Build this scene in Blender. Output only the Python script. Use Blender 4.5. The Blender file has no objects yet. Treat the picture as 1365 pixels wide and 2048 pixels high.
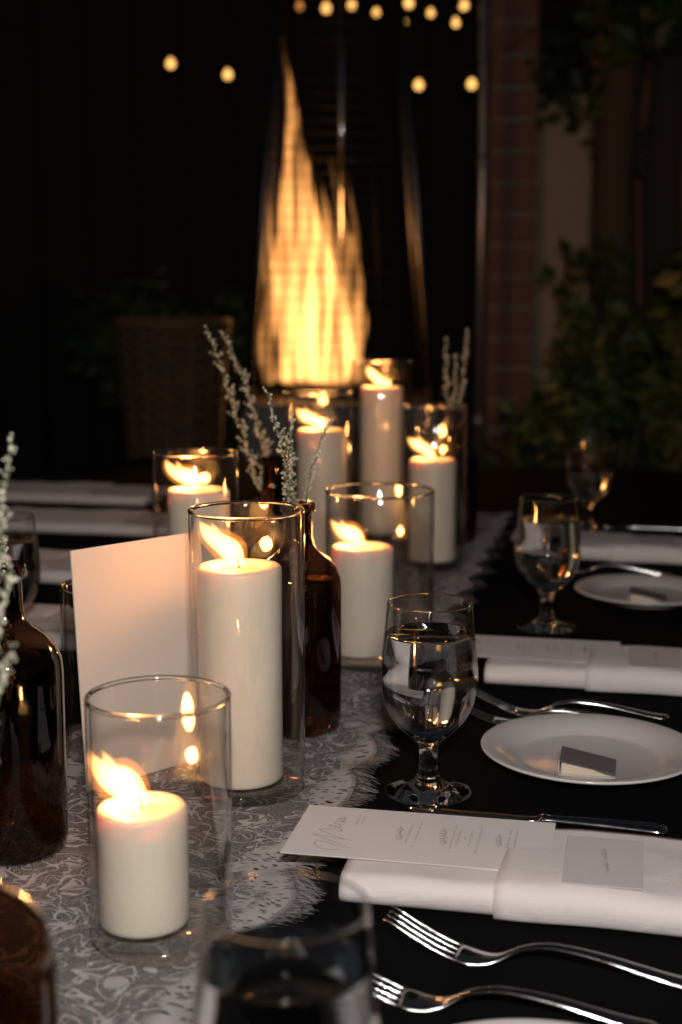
import bpy, bmesh, math, random
from mathutils import Vector, Matrix, noise
random.seed(7)
R = math.radians
TZ = 0.75                      # table top height
CAMH = 0.46                    # camera above the table top
PITCH = R(9.1)
# ------------------------------------------------------------------ camera, world, light, exposure
sc = bpy.context.scene
col = sc.collection
cam_d = bpy.data.cameras.new('camera')
cam = bpy.data.objects.new('camera', cam_d); col.objects.link(cam)
cam.location = (0, 0, TZ + CAMH); cam.rotation_euler = (R(90) - PITCH, 0, 0)
cam_d.sensor_fit = 'VERTICAL'; cam_d.sensor_height = 36; cam_d.lens = 50
cam_d.clip_start = 0.02; cam_d.clip_end = 300
cam_d.dof.use_dof = True; cam_d.dof.focus_distance = 1.22; cam_d.dof.aperture_fstop = 4.8
cam_d.dof.aperture_blades = 9
sc.camera = cam
w = bpy.data.worlds.new('World'); sc.world = w; w.use_nodes = True
wn = w.node_tree.nodes; wn.clear()
sky = wn.new('ShaderNodeTexSky'); sky.sky_type = 'NISHITA'; sky.sun_disc = False
sky.sun_elevation = R(-2.0); sky.sun_rotation = R(200)
bg = wn.new('ShaderNodeBackground'); bg.inputs['Strength'].default_value = 0.15
wo = wn.new('ShaderNodeOutputWorld')
w.node_tree.links.new(sky.outputs[0], bg.inputs[0]); w.node_tree.links.new(bg.outputs[0], wo.inputs[0])
# the photographer's flash, a hand's breadth above the lens: the only strong lamp besides the flames
fl_d = bpy.data.lights.new('camera_flash', 'AREA'); fl_d.shape = 'RECTANGLE'; fl_d.size = 0.085; fl_d.size_y = 0.055
fl_d.energy = 11.0; fl_d.color = (1.0, 0.93, 0.90); fl_d.spread = R(150)
fl = bpy.data.objects.new('camera_flash', fl_d); col.objects.link(fl)
fl.location = (0.03, -0.06, TZ + CAMH + 0.19); fl.rotation_euler = (R(84), 0, R(-3))
vs = sc.view_settings; vs.view_transform = 'Standard'; vs.look = 'None'; vs.exposure = 0; vs.gamma = 1
vs.use_curve_mapping = False
cy = sc.cycles
cy.max_bounces = 14; cy.transparent_max_bounces = 48; cy.transmission_bounces = 14; cy.glossy_bounces = 5
cy.diffuse_bounces = 3; cy.volume_bounces = 0
cy.use_denoising = True; cy.denoiser = 'OPENIMAGEDENOISE'; cy.denoising_input_passes = 'RGB_ALBEDO_NORMAL'
cy.sample_clamp_indirect = 30.0; cy.blur_glossy = 0.3; cy.caustics_reflective = False; cy.caustics_refractive = False
cy.volume_step_rate = 0.35

# ------------------------------------------------------------------ helpers
AX = R(12.0)                                   # the table runs 12 degrees to the right of the view
cu = Vector((math.cos(AX), -math.sin(AX), 0)); av = Vector((math.sin(AX), math.cos(AX), 0))
F = 2844.4
def tb(px, py, z=0.0):                         # photo pixel -> point at height z above the table
    u = (px - 682.5) / F; v = (1024 - py) / F
    d = Vector((u, math.cos(PITCH) + v * math.sin(PITCH), -math.sin(PITCH) + v * math.cos(PITCH)))
    p = d * ((z - CAMH) / d.z)
    return Vector((p.x, p.y, TZ + z))
def at(px, py, Y):                             # photo pixel -> point at distance Y
    u = (px - 682.5) / F; v = (1024 - py) / F
    d = Vector((u, math.cos(PITCH) + v * math.sin(PITCH), -math.sin(PITCH) + v * math.cos(PITCH)))
    p = d * (Y / d.y)
    return Vector((p.x, p.y, TZ + CAMH + p.z))
def tag(o, label=None, cat=None, group=None, kind=None):
    if label: o['label'] = label
    if cat: o['category'] = cat
    if group: o['group'] = group
    if kind: o['kind'] = kind
    return o
def empty(name, loc, rz=0.0):
    o = bpy.data.objects.new(name, None); col.objects.link(o); o.empty_display_size = 0.05
    o.location = loc; o.rotation_euler = (0, 0, rz); return o
def mesh_obj(name, verts, faces, mat, parent=None, loc=None, smooth=True, rot=None):
    me = bpy.data.meshes.new(name); me.from_pydata([tuple(v) for v in verts], [], faces); me.update()
    if mat: me.materials.append(mat)
    if smooth:
        me.polygons.foreach_set('use_smooth', [True] * len(me.polygons))
    o = bpy.data.objects.new(name, me); col.objects.link(o)
    if parent: o.parent = parent
    if loc is not None: o.location = loc
    if rot is not None: o.rotation_euler = rot
    return o
def copy_obj(o, parent=None, name=None):
    c = o.copy(); col.objects.link(c); c.parent = parent
    return c
def copy_tree(o, parent=None):
    c = copy_obj(o, parent)
    for ch in o.children: copy_tree(ch, c)
    return c
class MB:
    def __init__(s): s.v = []; s.f = []
    def add(s, v, f):
        n = len(s.v); s.v += [Vector(p) for p in v]; s.f += [tuple(i + n for i in q) for q in f]
    def box(s, x0, x1, y0, y1, z0, z1):
        s.add([(x0,y0,z0),(x1,y0,z0),(x1,y1,z0),(x0,y1,z0),(x0,y0,z1),(x1,y0,z1),(x1,y1,z1),(x0,y1,z1)],
              [(0,3,2,1),(4,5,6,7),(0,1,5,4),(1,2,6,5),(2,3,7,6),(3,0,4,7)])
    def bbox(s, x0, x1, y0, y1, z0, z1, b):      # box with chamfered edges
        bm = bmesh.new(); bmesh.ops.create_cube(bm, size=1)
        for v in bm.verts: v.co = Vector(((x0+x1)/2+v.co.x*(x1-x0), (y0+y1)/2+v.co.y*(y1-y0), (z0+z1)/2+v.co.z*(z1-z0)))
        bmesh.ops.bevel(bm, geom=list(bm.edges), offset=b, segments=1, affect='EDGES', profile=0.5)
        bm.verts.index_update()
        s.add([v.co.copy() for v in bm.verts], [tuple(v.index for v in f.verts) for f in bm.faces]); bm.free()
    def tube(s, pts, rads, n=8, cap=True):
        pts = [Vector(p) for p in pts]
        if not hasattr(rads, '__len__'): rads = [rads] * len(pts)
        rings = []; prev = None
        for i, p in enumerate(pts):
            t = (pts[min(i+1, len(pts)-1)] - pts[max(i-1, 0)]).normalized()
            if prev is None:
                a = t.orthogonal().normalized()
            else:
                a = (prev - t * prev.dot(t)).normalized()
            prev = a; b = t.cross(a)
            rings.append([p + (a*math.cos(2*math.pi*k/n) + b*math.sin(2*math.pi*k/n))*rads[i] for k in range(n)])
        v = [q for r in rings for q in r]; f = []
        for i in range(len(pts)-1):
            for k in range(n):
                f.append((i*n+k, i*n+(k+1)%n, (i+1)*n+(k+1)%n, (i+1)*n+k))
        if cap:
            f.append(tuple(range(n-1, -1, -1))); f.append(tuple((len(pts)-1)*n+k for k in range(n)))
        s.add(v, f)
    def lathe(s, prof, n=48, axis_closed=True):
        v = []; f = []; idx = []
        for r, z in prof:
            if r < 1e-6: idx.append([len(v)]); v.append((0,0,z))
            else:
                idx.append([len(v)+k for k in range(n)])
                v += [(r*math.cos(2*math.pi*k/n), r*math.sin(2*math.pi*k/n), z) for k in range(n)]
        for i in range(len(prof)-1):
            A, B = idx[i], idx[i+1]
            for k in range(n):
                k2 = (k+1) % n
                if len(A) == 1 and len(B) == 1: continue
                if len(A) == 1: f.append((A[0], B[k2], B[k]))
                elif len(B) == 1: f.append((A[k], A[k2], B[0]))
                else: f.append((A[k], A[k2], B[k2], B[k]))
        s.add(v, f)
    def build(s, name, mat, parent=None, loc=None, smooth=True, rot=None):
        return mesh_obj(name, s.v, s.f, mat, parent, loc, smooth, rot)

# ------------------------------------------------------------------ materials
def new_mat(name):
    m = bpy.data.materials.new(name); m.use_nodes = True
    nt = m.node_tree; nt.nodes.clear()
    out = nt.nodes.new('ShaderNodeOutputMaterial')
    return m, nt, out
def N(nt, t, **kw):
    n = nt.nodes.new(t)
    for k, v in kw.items():
        if k in n.inputs: n.inputs[k].default_value = v
        else: setattr(n, k, v)
    return n
def pbr(name, color, rough=0.5, metal=0.0, var=0.0, vscale=20, bump=0.0, bscale=200, spec=0.5, sss=0.0, sssr=None, sheen=0.0, stretch=None):
    m, nt, out = new_mat(name); L = nt.links.new
    b = N(nt, 'ShaderNodeBsdfPrincipled'); L(b.outputs[0], out.inputs[0])
    b.inputs['Roughness'].default_value = rough; b.inputs['Metallic'].default_value = metal
    b.inputs['Specular IOR Level'].default_value = spec
    b.inputs['Base Color'].default_value = (*color, 1)
    if sss:
        b.inputs['Subsurface Weight'].default_value = sss
        b.inputs['Subsurface Radius'].default_value = sssr or (0.02, 0.012, 0.006)
        b.inputs['Subsurface Scale'].default_value = 1.0
    if sheen: b.inputs['Sheen Weight'].default_value = sheen
    tc = N(nt, 'ShaderNodeTexCoord'); src = tc.outputs['Object']
    if stretch:
        mp = N(nt, 'ShaderNodeMapping'); mp.inputs['Scale'].default_value = stretch; L(src, mp.inputs[0]); src = mp.outputs[0]
    if var:
        nz = N(nt, 'ShaderNodeTexNoise', Scale=vscale, Detail=5.0); L(src, nz.inputs['Vector'])
        mx = N(nt, 'ShaderNodeMix', data_type='RGBA'); mx.inputs[6].default_value = tuple(c*(1-var) for c in color)+(1,)
        mx.inputs[7].default_value = tuple(min(1, c*(1+var)) for c in color)+(1,)
        L(nz.outputs[0], mx.inputs[0]); L(mx.outputs[2], b.inputs['Base Color'])
        mr = N(nt, 'ShaderNodeMapRange'); mr.inputs[3].default_value = max(0, rough-0.08); mr.inputs[4].default_value = min(1, rough+0.08)
        L(nz.outputs[0], mr.inputs[0]); L(mr.outputs[0], b.inputs['Roughness'])
    if bump:
        n2 = N(nt, 'ShaderNodeTexNoise', Scale=bscale, Detail=3.0); L(src, n2.inputs['Vector'])
        bp = N(nt, 'ShaderNodeBump', Strength=bump, Distance=0.002); L(n2.outputs[0], bp.inputs['Height']); L(bp.outputs[0], b.inputs['Normal'])
    return m
def thin_glass(name, tint, edge, rough=0.0, ior=1.5):
    # a thin wall: light passes straight, mirrors by Fresnel, and the long grazing path through the wall takes more light
    m, nt, out = new_mat(name); L = nt.links.new
    lw = N(nt, 'ShaderNodeLayerWeight', Blend=0.5)
    pw = N(nt, 'ShaderNodeMath', operation='POWER'); pw.inputs[1].default_value = 9.0; L(lw.outputs['Facing'], pw.inputs[0])
    mx = N(nt, 'ShaderNodeMix', data_type='RGBA'); mx.inputs[6].default_value = (*tint, 1); mx.inputs[7].default_value = (*edge, 1)
    L(pw.outputs[0], mx.inputs[0])
    tr = N(nt, 'ShaderNodeBsdfTransparent'); L(mx.outputs[2], tr.inputs[0])
    gl = N(nt, 'ShaderNodeBsdfGlossy', Roughness=rough); gl.inputs[0].default_value = (1, 1, 1, 1)
    fr = N(nt, 'ShaderNodeFresnel', IOR=ior)
    ge = N(nt, 'ShaderNodeNewGeometry'); bi = N(nt, 'ShaderNodeMapRange')      # same mirror from both sides of the wall
    bi.inputs[3].default_value = ior; bi.inputs[4].default_value = 1/ior
    L(ge.outputs['Backfacing'], bi.inputs[0]); L(bi.outputs[0], fr.inputs['IOR'])
    ms = N(nt, 'ShaderNodeMixShader'); L(fr.outputs[0], ms.inputs[0]); L(tr.outputs[0], ms.inputs[1]); L(gl.outputs[0], ms.inputs[2])
    L(ms.outputs[0], out.inputs[0]); return m
def solid_glass(name, color, ior, rough=0.0):
    m, nt, out = new_mat(name)
    g = N(nt, 'ShaderNodeBsdfGlass', Roughness=rough, IOR=ior); g.inputs[0].default_value = (*color, 1)
    nt.links.new(g.outputs[0], out.inputs[0]); return m
def emit(name, color, s):
    m, nt, out = new_mat(name)
    e = N(nt, 'ShaderNodeEmission', Strength=s); e.inputs[0].default_value = (*color, 1)
    nt.links.new(e.outputs[0], out.inputs[0]); return m
def flame_vol(name, color, s, noise_amt=0.0, scale=(6, 6, 1.6)):
    m, nt, out = new_mat(name); L = nt.links.new
    e = N(nt, 'ShaderNodeEmission', Strength=s); e.inputs[0].default_value = (*color, 1)
    if noise_amt:
        tc = N(nt, 'ShaderNodeTexCoord'); mp = N(nt, 'ShaderNodeMapping'); mp.inputs['Scale'].default_value = scale
        L(tc.outputs['Object'], mp.inputs[0])
        nz = N(nt, 'ShaderNodeTexNoise', Scale=3.0, Detail=4.0, Distortion=0.6); L(mp.outputs[0], nz.inputs['Vector'])
        mr = N(nt, 'ShaderNodeMapRange'); mr.inputs[1].default_value = 0.40; mr.inputs[2].default_value = 0.64
        mr.inputs[3].default_value = s*(1-noise_amt); mr.inputs[4].default_value = s*(1+noise_amt)
        L(nz.outputs[0], mr.inputs[0]); L(mr.outputs[0], e.inputs['Strength'])
    L(e.outputs[0], out.inputs['Volume']); return m

M = {}
M['black_cloth'] = pbr('black_cloth', (0.0036, 0.0036, 0.0040), 0.95, var=0.35, vscale=9, bump=0.25, bscale=900, spec=0.05)
M['linen'] = pbr('white_linen', (0.72, 0.67, 0.655), 0.88, var=0.04, vscale=14, bump=0.22, bscale=1400, spec=0.2, sheen=0.1)
def linen(name, color):
    m, nt, out = new_mat(name); L = nt.links.new
    b = N(nt, 'ShaderNodeBsdfPrincipled'); L(b.outputs[0], out.inputs[0])
    b.inputs['Roughness'].default_value = .9; b.inputs['Specular IOR Level'].default_value = .15; b.inputs['Sheen Weight'].default_value = .12
    tc = N(nt, 'ShaderNodeTexCoord'); acc = None
    for sc_, dist, det, amt in ((9.0, 1.2, 4.0, 3.2), (34.0, .8, 3.0, .9), (1500.0, 0.0, 1.0, .10)):
        nz = N(nt, 'ShaderNodeTexNoise', Scale=sc_, Detail=det, Distortion=dist); L(tc.outputs['Object'], nz.inputs['Vector'])
        mu = N(nt, 'ShaderNodeMath', operation='MULTIPLY_ADD'); mu.inputs[1].default_value = amt
        L(nz.outputs[0], mu.inputs[0])
        if acc is None: mu.inputs[2].default_value = 0
        else: L(acc, mu.inputs[2])
        acc = mu.outputs[0]
    for dr in ('X', 'Y'):
        wv = N(nt, 'ShaderNodeTexWave', Scale=330.0, Distortion=1.5, bands_direction=dr); L(tc.outputs['Object'], wv.inputs['Vector'])
        mu = N(nt, 'ShaderNodeMath', operation='MULTIPLY_ADD'); mu.inputs[1].default_value = .07; L(wv.outputs['Fac'], mu.inputs[0]); L(acc, mu.inputs[2]); acc = mu.outputs[0]
    bp = N(nt, 'ShaderNodeBump', Strength=.55, Distance=.0022); L(acc, bp.inputs['Height']); L(bp.outputs[0], b.inputs['Normal'])
    nz = N(nt, 'ShaderNodeTexNoise', Scale=12.0, Detail=5.0); L(tc.outputs['Object'], nz.inputs['Vector'])
    mx = N(nt, 'ShaderNodeMix', data_type='RGBA'); mx.inputs[6].default_value = tuple(c*.93 for c in color)+(1,); mx.inputs[7].default_value = (*color, 1)
    L(nz.outputs[0], mx.inputs[0]); L(mx.outputs[2], b.inputs['Base Color']); return m
M['linen'] = linen('white_linen_weave', (0.74, 0.69, 0.675))
M['paper'] = pbr('card_paper', (0.74, 0.70, 0.69), 0.75, var=0.02, vscale=40, bump=0.08, bscale=900, spec=0.25)
M['sign_paper'] = pbr('sign_card', (0.62, 0.54, 0.46), 0.8, var=0.025, vscale=25, bump=0.10, bscale=600, spec=0.2)
M['name_paper'] = pbr('name_card_paper', (0.60, 0.565, 0.56), 0.75, var=0.02, vscale=50, spec=0.25)
M['ink'] = pbr('grey_ink', (0.20, 0.18, 0.18), 0.8, spec=0.2)
M['ink_pale'] = pbr('pale_ink', (0.36, 0.33, 0.33), 0.8, spec=0.2)
M['wax'] = pbr('ivory_wax', (0.74, 0.67, 0.54), 0.42, var=0.035, vscale=18, bump=0.12, bscale=70, sss=0.55, sssr=(0.022, 0.0105, 0.0036), spec=0.40)
M['melt'] = pbr('melted_wax', (0.70, 0.58, 0.40), 0.06, spec=0.6, sss=0.4, sssr=(0.012, 0.007, 0.003))
M['wick'] = pbr('burnt_wick', (0.02, 0.015, 0.012), 0.9)
M['glass'] = thin_glass('clear_vase_glass', (0.99, 0.988, 0.985), (0.10, 0.09, 0.085))
M['glass_base'] = thin_glass('thick_glass_base', (0.90, 0.90, 0.89), (0.25, 0.24, 0.23))
M['bowl'] = thin_glass('thin_bowl_glass', (0.985, 0.985, 0.985), (0.16, 0.15, 0.15))
M['goblet'] = solid_glass('goblet_glass', (0.985, 0.99, 0.99), 1.49)
M['water'] = solid_glass('water', (0.985, 0.99, 0.995), 1.333)
M['amber'] = thin_glass('amber_bottle_glass', (0.40, 0.255, 0.165), (0.07, 0.035, 0.018))
M['china'] = pbr('white_china', (0.66, 0.635, 0.62), 0.16, var=0.02, vscale=12, spec=0.5)
M['steel'] = pbr('polished_steel', (0.60, 0.59, 0.58), 0.13, metal=1.0, var=0.10, vscale=60, bump=0.03, bscale=300)
M['match_cover'] = pbr('mauve_matchbook', (0.16, 0.135, 0.14), 0.6, var=0.1, vscale=60, spec=0.3)
M['match_wood'] = pbr('match_sticks', (0.72, 0.62, 0.47), 0.7, var=0.15, vscale=300)
M['stem'] = pbr('green_stem', (0.10, 0.13, 0.05), 0.7, var=0.3, vscale=90)
M['floret'] = pbr('white_florets', (0.52, 0.50, 0.38), 0.8, var=0.25, vscale=300, sss=0.2, sssr=(0.003, 0.003, 0.002))
M['flame'] = flame_vol('candle_flame_glow', (1.0, 0.46, 0.13), 400)
M['flame_outer'] = flame_vol('flame_edge_glow', (1.0, 0.30, 0.04), 42)
M['heater_flame'] = flame_vol('heater_flame_glow', (1.0, 0.40, 0.105), 19.0, 0.80, (13, 0.6, 0.9))
M['dark_steel'] = pbr('black_enamel', (0.012, 0.011, 0.010), 0.45, var=0.3, vscale=15)
M['bulb'] = emit('warm_bulb', (1.0, 0.50, 0.13), 2.0)
M['bulb_dim'] = emit('dim_warm_bulb', (1.0, 0.40, 0.08), 0.7)

# ------------------------------------------------------------------ setting
def sheet(name, x0, x1, y0, y1, z, nx, ny, mat, amp=0.0, sc_=1.0):
    v = []; f = []
    for j in range(ny+1):
        for i in range(nx+1):
            x = x0+(x1-x0)*i/nx; y = y0+(y1-y0)*j/ny
            v.append((x, y, z + (amp*noise.noise((x*sc_, y*sc_, 3.1)) if amp else 0)))
    for j in range(ny):
        for i in range(nx):
            a = j*(nx+1)+i; f.append((a, a+1, a+nx+2, a+nx+1))
    return mesh_obj(name, v, f, mat)
M['ground'] = pbr('dark_paving', (0.06, 0.052, 0.046), 0.85, var=0.35, vscale=3, bump=0.4, bscale=60)
g = sheet('ground', -150, 150, -150, 150, 0.0, 30, 30, M['ground'], 0.0); tag(g, kind='structure')
g['label'] = 'dark paved ground around the dinner table'

# added backdrop of dark timber boards, blocks the sky behind the scene
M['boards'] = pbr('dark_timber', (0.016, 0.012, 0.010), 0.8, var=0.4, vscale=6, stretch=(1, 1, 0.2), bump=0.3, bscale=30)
hw = empty('sky_backdrop', (-3.2, 9.2, 0))
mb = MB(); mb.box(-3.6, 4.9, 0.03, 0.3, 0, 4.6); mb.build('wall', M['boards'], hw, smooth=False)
bd = MB(); bd.bbox(-0.148, 0.148, 0, 0.028, 0, 4.6, 0.006)
b0 = None
for i in range(28):
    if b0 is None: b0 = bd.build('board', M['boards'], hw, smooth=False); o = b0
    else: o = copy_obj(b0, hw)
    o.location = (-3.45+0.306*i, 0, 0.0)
tag(hw, 'added dark timber backdrop hiding the sky far behind the heater', 'wall')

# brick pier to the right
M['brick'] = pbr('red_brick', (0.20, 0.105, 0.09), 0.9, var=0.3, vscale=14, bump=0.4, bscale=120)
M['mortar'] = pbr('mortar', (0.26, 0.22, 0.20), 0.95, var=0.15, vscale=30, bump=0.3, bscale=150)
p = at(1028, 300, 6.5)
pier = empty('brick_pier', (p.x, 6.5, 0))
mb = MB(); mb.box(-0.098, 0.098, 0.008, 0.40, 0, 3.2); mb.build('mortar_core', M['mortar'], pier, smooth=False)
bd = MB(); bd.bbox(-0.105, 0.105, 0, 0.41, 0, 0.116, 0.006); b0 = None
for i in range(23):
    o = bd.build('brick', M['brick'], pier, smooth=False) if b0 is None else copy_obj(b0, pier)
    b0 = b0 or o; o.location = (random.uniform(-.002, .002), random.uniform(-.002, .002), 0.012+0.138*i)
tag(pier, 'narrow red brick pier with pale mortar joints at upper right', 'pillar')
# rendered wall beside it
M['render'] = pbr('beige_render', (0.42, 0.36, 0.26), 0.95, var=0.12, vscale=5, bump=0.35, bscale=60)
p0 = at(1066, 200, 6.55); p1 = at(1500, 200, 6.55)
bw = empty('garden_wall', (p0.x+0.012, 6.60, 0))
mb = MB(); mb.bbox(0, 0.27, 0, 0.3, 0, 2.05, 0.01); mb.build('beige_panel', M['render'], bw, smooth=False)
mb = MB(); mb.bbox(0.275, 2.6, 0.10, 0.4, 0, 3.2, 0.01); mb.build('wall', M['brick'], bw, smooth=False)
tag(bw, 'beige rendered wall beside the red brick pier', 'wall')
# pale downpipe left of the pier
dp = empty('downpipe', (at(967, 250, 6.2).x, 6.2, 0))
M['zinc'] = pbr('zinc_pipe', (0.40, 0.40, 0.42), 0.35, metal=0.8, var=0.15, vscale=8)
mb = MB(); mb.tube([(0, 0, 0), (0, 0, 3.3)], 0.022, 14); mb.build('pipe', M['zinc'], dp)
for z in (0.6, 1.7, 2.8):
    mb = MB(); mb.tube([(0, 0, z), (0, 0, z+0.04)], 0.028, 14); mb.build('bracket', M['zinc'], dp)
tag(dp, 'slim grey metal downpipe left of the brick pier', 'pipe')

# hedge and trees in the dark on the right
M['leaf'] = pbr('dark_leaf', (0.045, 0.075, 0.025), 0.55, var=0.5, vscale=9)
M['leaf2'] = pbr('yellow_leaf', (0.12, 0.12, 0.03), 0.55, var=0.4, vscale=9)
M['bark'] = pbr('bark', (0.075, 0.055, 0.042), 0.95, var=0.4, vscale=12, stretch=(1, 1, 0.2), bump=0.6, bscale=40)
def leaves(name, n, fn, size, mat, parent):
    v = []; f = []
    for i in range(n):
        c = fn(); a = Vector((random.gauss(0, 1), random.gauss(0, 1), random.gauss(0, .6))).normalized()
        b = a.orthogonal().normalized(); b = (Matrix.Rotation(random.uniform(0, 6.28), 3, a) @ b)
        s = size*random.uniform(.6, 1.4); nrm = a.cross(b)
        k = len(v)
        v += [c, c+a*s*.5+b*s*.28+nrm*s*.06, c+a*s, c+a*s*.5-b*s*.28+nrm*s*.06]; f.append((k, k+1, k+2, k+3))
    return mesh_obj(name, v, f, mat, parent, smooth=False)
def bush(name, loc, rx, ry, h, n, size, mat, label, cat='bush', group=None):
    t = empty(name, loc)
    mb = MB()
    for k in range(9):
        a = random.uniform(0, 6.28); e = Vector((math.cos(a)*rx*.6, math.sin(a)*ry*.6, h*random.uniform(.5, .85)))
        mb.tube([(0, 0, 0), e*.45+Vector((0, 0, h*.1)), e], [.018, .012, .004], 6)
    mb.build('stems', M['bark'], t)
    cl = [(random.uniform(-.75, .75)*rx, random.uniform(-.6, .6)*ry, random.uniform(.25, .85)*h, random.uniform(.25, .42)) for _ in range(22)]
    def fn():
        c = random.choice(cl); q = Vector((random.gauss(0, 1), random.gauss(0, 1), random.gauss(0, 1))).normalized()*c[3]*random.uniform(.6, 1)
        return Vector((c[0]+q.x*rx*.8, c[1]+q.y*ry*.8, max(.03, c[2]+q.z*h*.5)))
    leaves('foliage', n, fn, size, mat, t)
    return tag(t, label, cat, group)
bush('shrub', (0.98, 5.0, 0), 0.50, 0.4, 1.12, 2600, .07, M['leaf'], 'dark leafy shrub right behind the table, left of the taller one', 'shrub', 'shrubs behind the table')
bush('shrub', (1.62, 4.9, 0), 0.60, 0.4, 1.30, 2800, .085, M['leaf2'], 'yellow green shrub at the right edge behind the table', 'shrub', 'shrubs behind the table')
bush('shrub', (1.40, 5.7, 0), 0.62, 0.4, 1.45, 2600, .09, M['leaf'], 'tall dark shrub in front of the beige wall', 'shrub', 'shrubs behind the table')
bush('shrub', (-0.75, 7.2, 0), 0.9, 0.4, 1.25, 2400, .09, M['leaf'], 'dark low shrub against the timber backdrop on the left', 'shrub', 'shrubs behind the table')
def tree(loc, h, lean, label, seed):
    random.seed(seed)
    t = empty('tree', loc)
    mb = MB()
    tr = [Vector((lean*(k/6)**1.3 + random.uniform(-.02, .02), random.uniform(-.02, .02), h*k/6)) for k in range(7)]
    mb.tube(tr, [.115, .10, .09, .082, .075, .06, .04], 10)
    for k in range(7):
        b = tr[random.choice((3, 4, 5, 6))]; a = random.uniform(0, 6.28); L = random.uniform(.35, .6)
        e = b+Vector((math.cos(a)*L, math.sin(a)*L*.5, L*.4))
        mb.tube([b, (b+e)/2+Vector((0, 0, .08)), e], [.035, .022, .008], 6)
    mb.build('trunk', M['bark'], t)
    cl = [(random.uniform(-.35, .8)+lean, random.uniform(-.5, .5), h*random.uniform(.66, 1.1), random.uniform(.16, .3)) for _ in range(20)]
    def fn():
        c = random.choice(cl); q = Vector((random.gauss(0, 1), random.gauss(0, 1), random.gauss(0, 1))).normalized()*c[3]*random.uniform(.5, 1)
        return Vector((c[0], c[1], c[2]))+q
    leaves('crown', 2600, fn, .10, M['leaf'], t)
    return tag(t, label, 'tree', 'trees by the garden wall')
tree((at(1225, 300, 5.9).x, 5.9, 0), 3.3, .10, 'dark tree trunk with drooping foliage in front of beige wall', 3)
tree((at(1345, 300, 6.1).x, 6.1, 0), 3.2, -.06, 'dark slender tree at the right edge of the picture', 5)

# tall flared woven basket behind the far end of the table, left
M['rattan'] = pbr('brown_rattan', (0.10, 0.055, 0.028), 0.75, var=0.5, vscale=25)
bk = at(352, 640, 4.15)
rc = empty('woven_basket', (bk.x-.01, 4.15, 0))
def bk_r(z): return .085+.075*(z/1.10)**1.2
mb = MB(); mb.lathe([(0, .002), (bk_r(0)-.012, .002), (bk_r(0)-.010, .02)]+[(bk_r(z)-.012, z) for z in (.2, .4, .6, .8, 1.0, 1.09)], 32); mb.build('lining', M['boards'], rc)
mb = MB()
for j in range(62):
    z = .012+1.075*j/61; r0 = bk_r(z); n_ = 56
    mb.tube([Vector(((r0+.004*(1 if (k//2+j) % 2 else -1))*math.cos(2*math.pi*k/n_), (r0+.004*(1 if (k//2+j) % 2 else -1))*math.sin(2*math.pi*k/n_), z+.002*random.uniform(-1, 1))) for k in range(n_+1)], .0085, 4)
tag(mb.build('weave', M['rattan'], rc), kind='stuff')
for k in range(14):
    a_ = 2*math.pi*(k+.5)/14
    mb = MB(); mb.tube([(bk_r(z)*math.cos(a_), bk_r(z)*math.sin(a_), z) for z in (.005, .4, .8, 1.10)], .006, 5); mb.build('stake', M['rattan'], rc)
mb = MB(); mb.tube([(bk_r(1.1)*math.cos(2*math.pi*k/40), bk_r(1.1)*math.sin(2*math.pi*k/40), 1.10) for k in range(41)], .014, 8); mb.build('rim', M['rattan'], rc)
tag(rc, 'tall flared brown woven basket in the dark behind the table', 'basket')

# ------------------------------------------------------------------ patio heater (flat face towards the viewer)
HX, HY = -.002, 4.72
ph = empty('patio_heater', (HX, HY, 0), 0)
zb, zt = 0.85, 2.20
def hc(z): return .290 - (.290-.172)*(z-zb)/(zt-zb)        # half width at height z
corn = [(-1, -1), (1, -1), (1, 1), (-1, 1)]
mb = MB()
v = [(c[0]*.33, c[1]*.33, .06) for c in corn]+[(c[0]*.30, c[1]*.30, .84) for c in corn]
mb.add(v, [(3, 2, 1, 0), (4, 5, 6, 7)]+[(k, (k+1) % 4, 4+(k+1) % 4, 4+k) for k in range(4)])
mb.build('base_cabinet', M['dark_steel'], ph, smooth=False)
M['zincpost'] = pbr('satin_post', (0.13, 0.125, 0.13), 0.40, metal=1.0, var=0.2, vscale=30)
for c in corn:
    mb = MB(); mb.tube([(c[0]*hc(zb-.02), c[1]*hc(zb-.02), zb-.02), (c[0]*hc(zt), c[1]*hc(zt), zt)], .011, 10)
    mb.build('post', M['zincpost'], ph)
mb = MB(); mb.lathe([(0, .86), (.15, .86), (.16, .875), (.15, .89), (0, .89)], 24); mb.build('burner', M['dark_steel'], ph)
mb = MB()
v = [(c[0]*.22, c[1]*.22, zt+.005) for c in corn]+[(c[0]*.02, c[1]*.02, zt+.16) for c in corn]
mb.add(v, [(3, 2, 1, 0), (4, 5, 6, 7)]+[(k, (k+1) % 4, 4+(k+1) % 4, 4+k) for k in range(4)])
mb.build('hood', M['dark_steel'], ph, smooth=False)
for k in range(4):
    c0, c1 = Vector((*corn[k], 0)), Vector((*corn[(k+1) % 4], 0)); mb = MB()
    z = zb+.02
    while z < zt-.02:
        h = hc(z)-.004; mb.tube([c0*h+Vector((0, 0, z)), c1*h+Vector((0, 0, z))], .0013 if int(round((z-zb)/.042)) % 9 else .0028, 4); z += .042
    for i in (1, 2, 3):
        q = c0.lerp(c1, i/4); mb.tube([q*(hc(zb)-.004)+Vector((0, 0, zb)), q*(hc(zt)-.004)+Vector((0, 0, zt))], .0011, 4)
    tag(mb.build('wire_guard', M['dark_steel'], ph), kind='stuff')
mb = MB(); mb.tube([(.004, .17, 1.20), (.004, .055, 2.19)], .0105, 12); mb.build('flash_glint_rod', M['steel'], ph)  # added rod, leaned forward so it mirrors the flash as a glint
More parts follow.
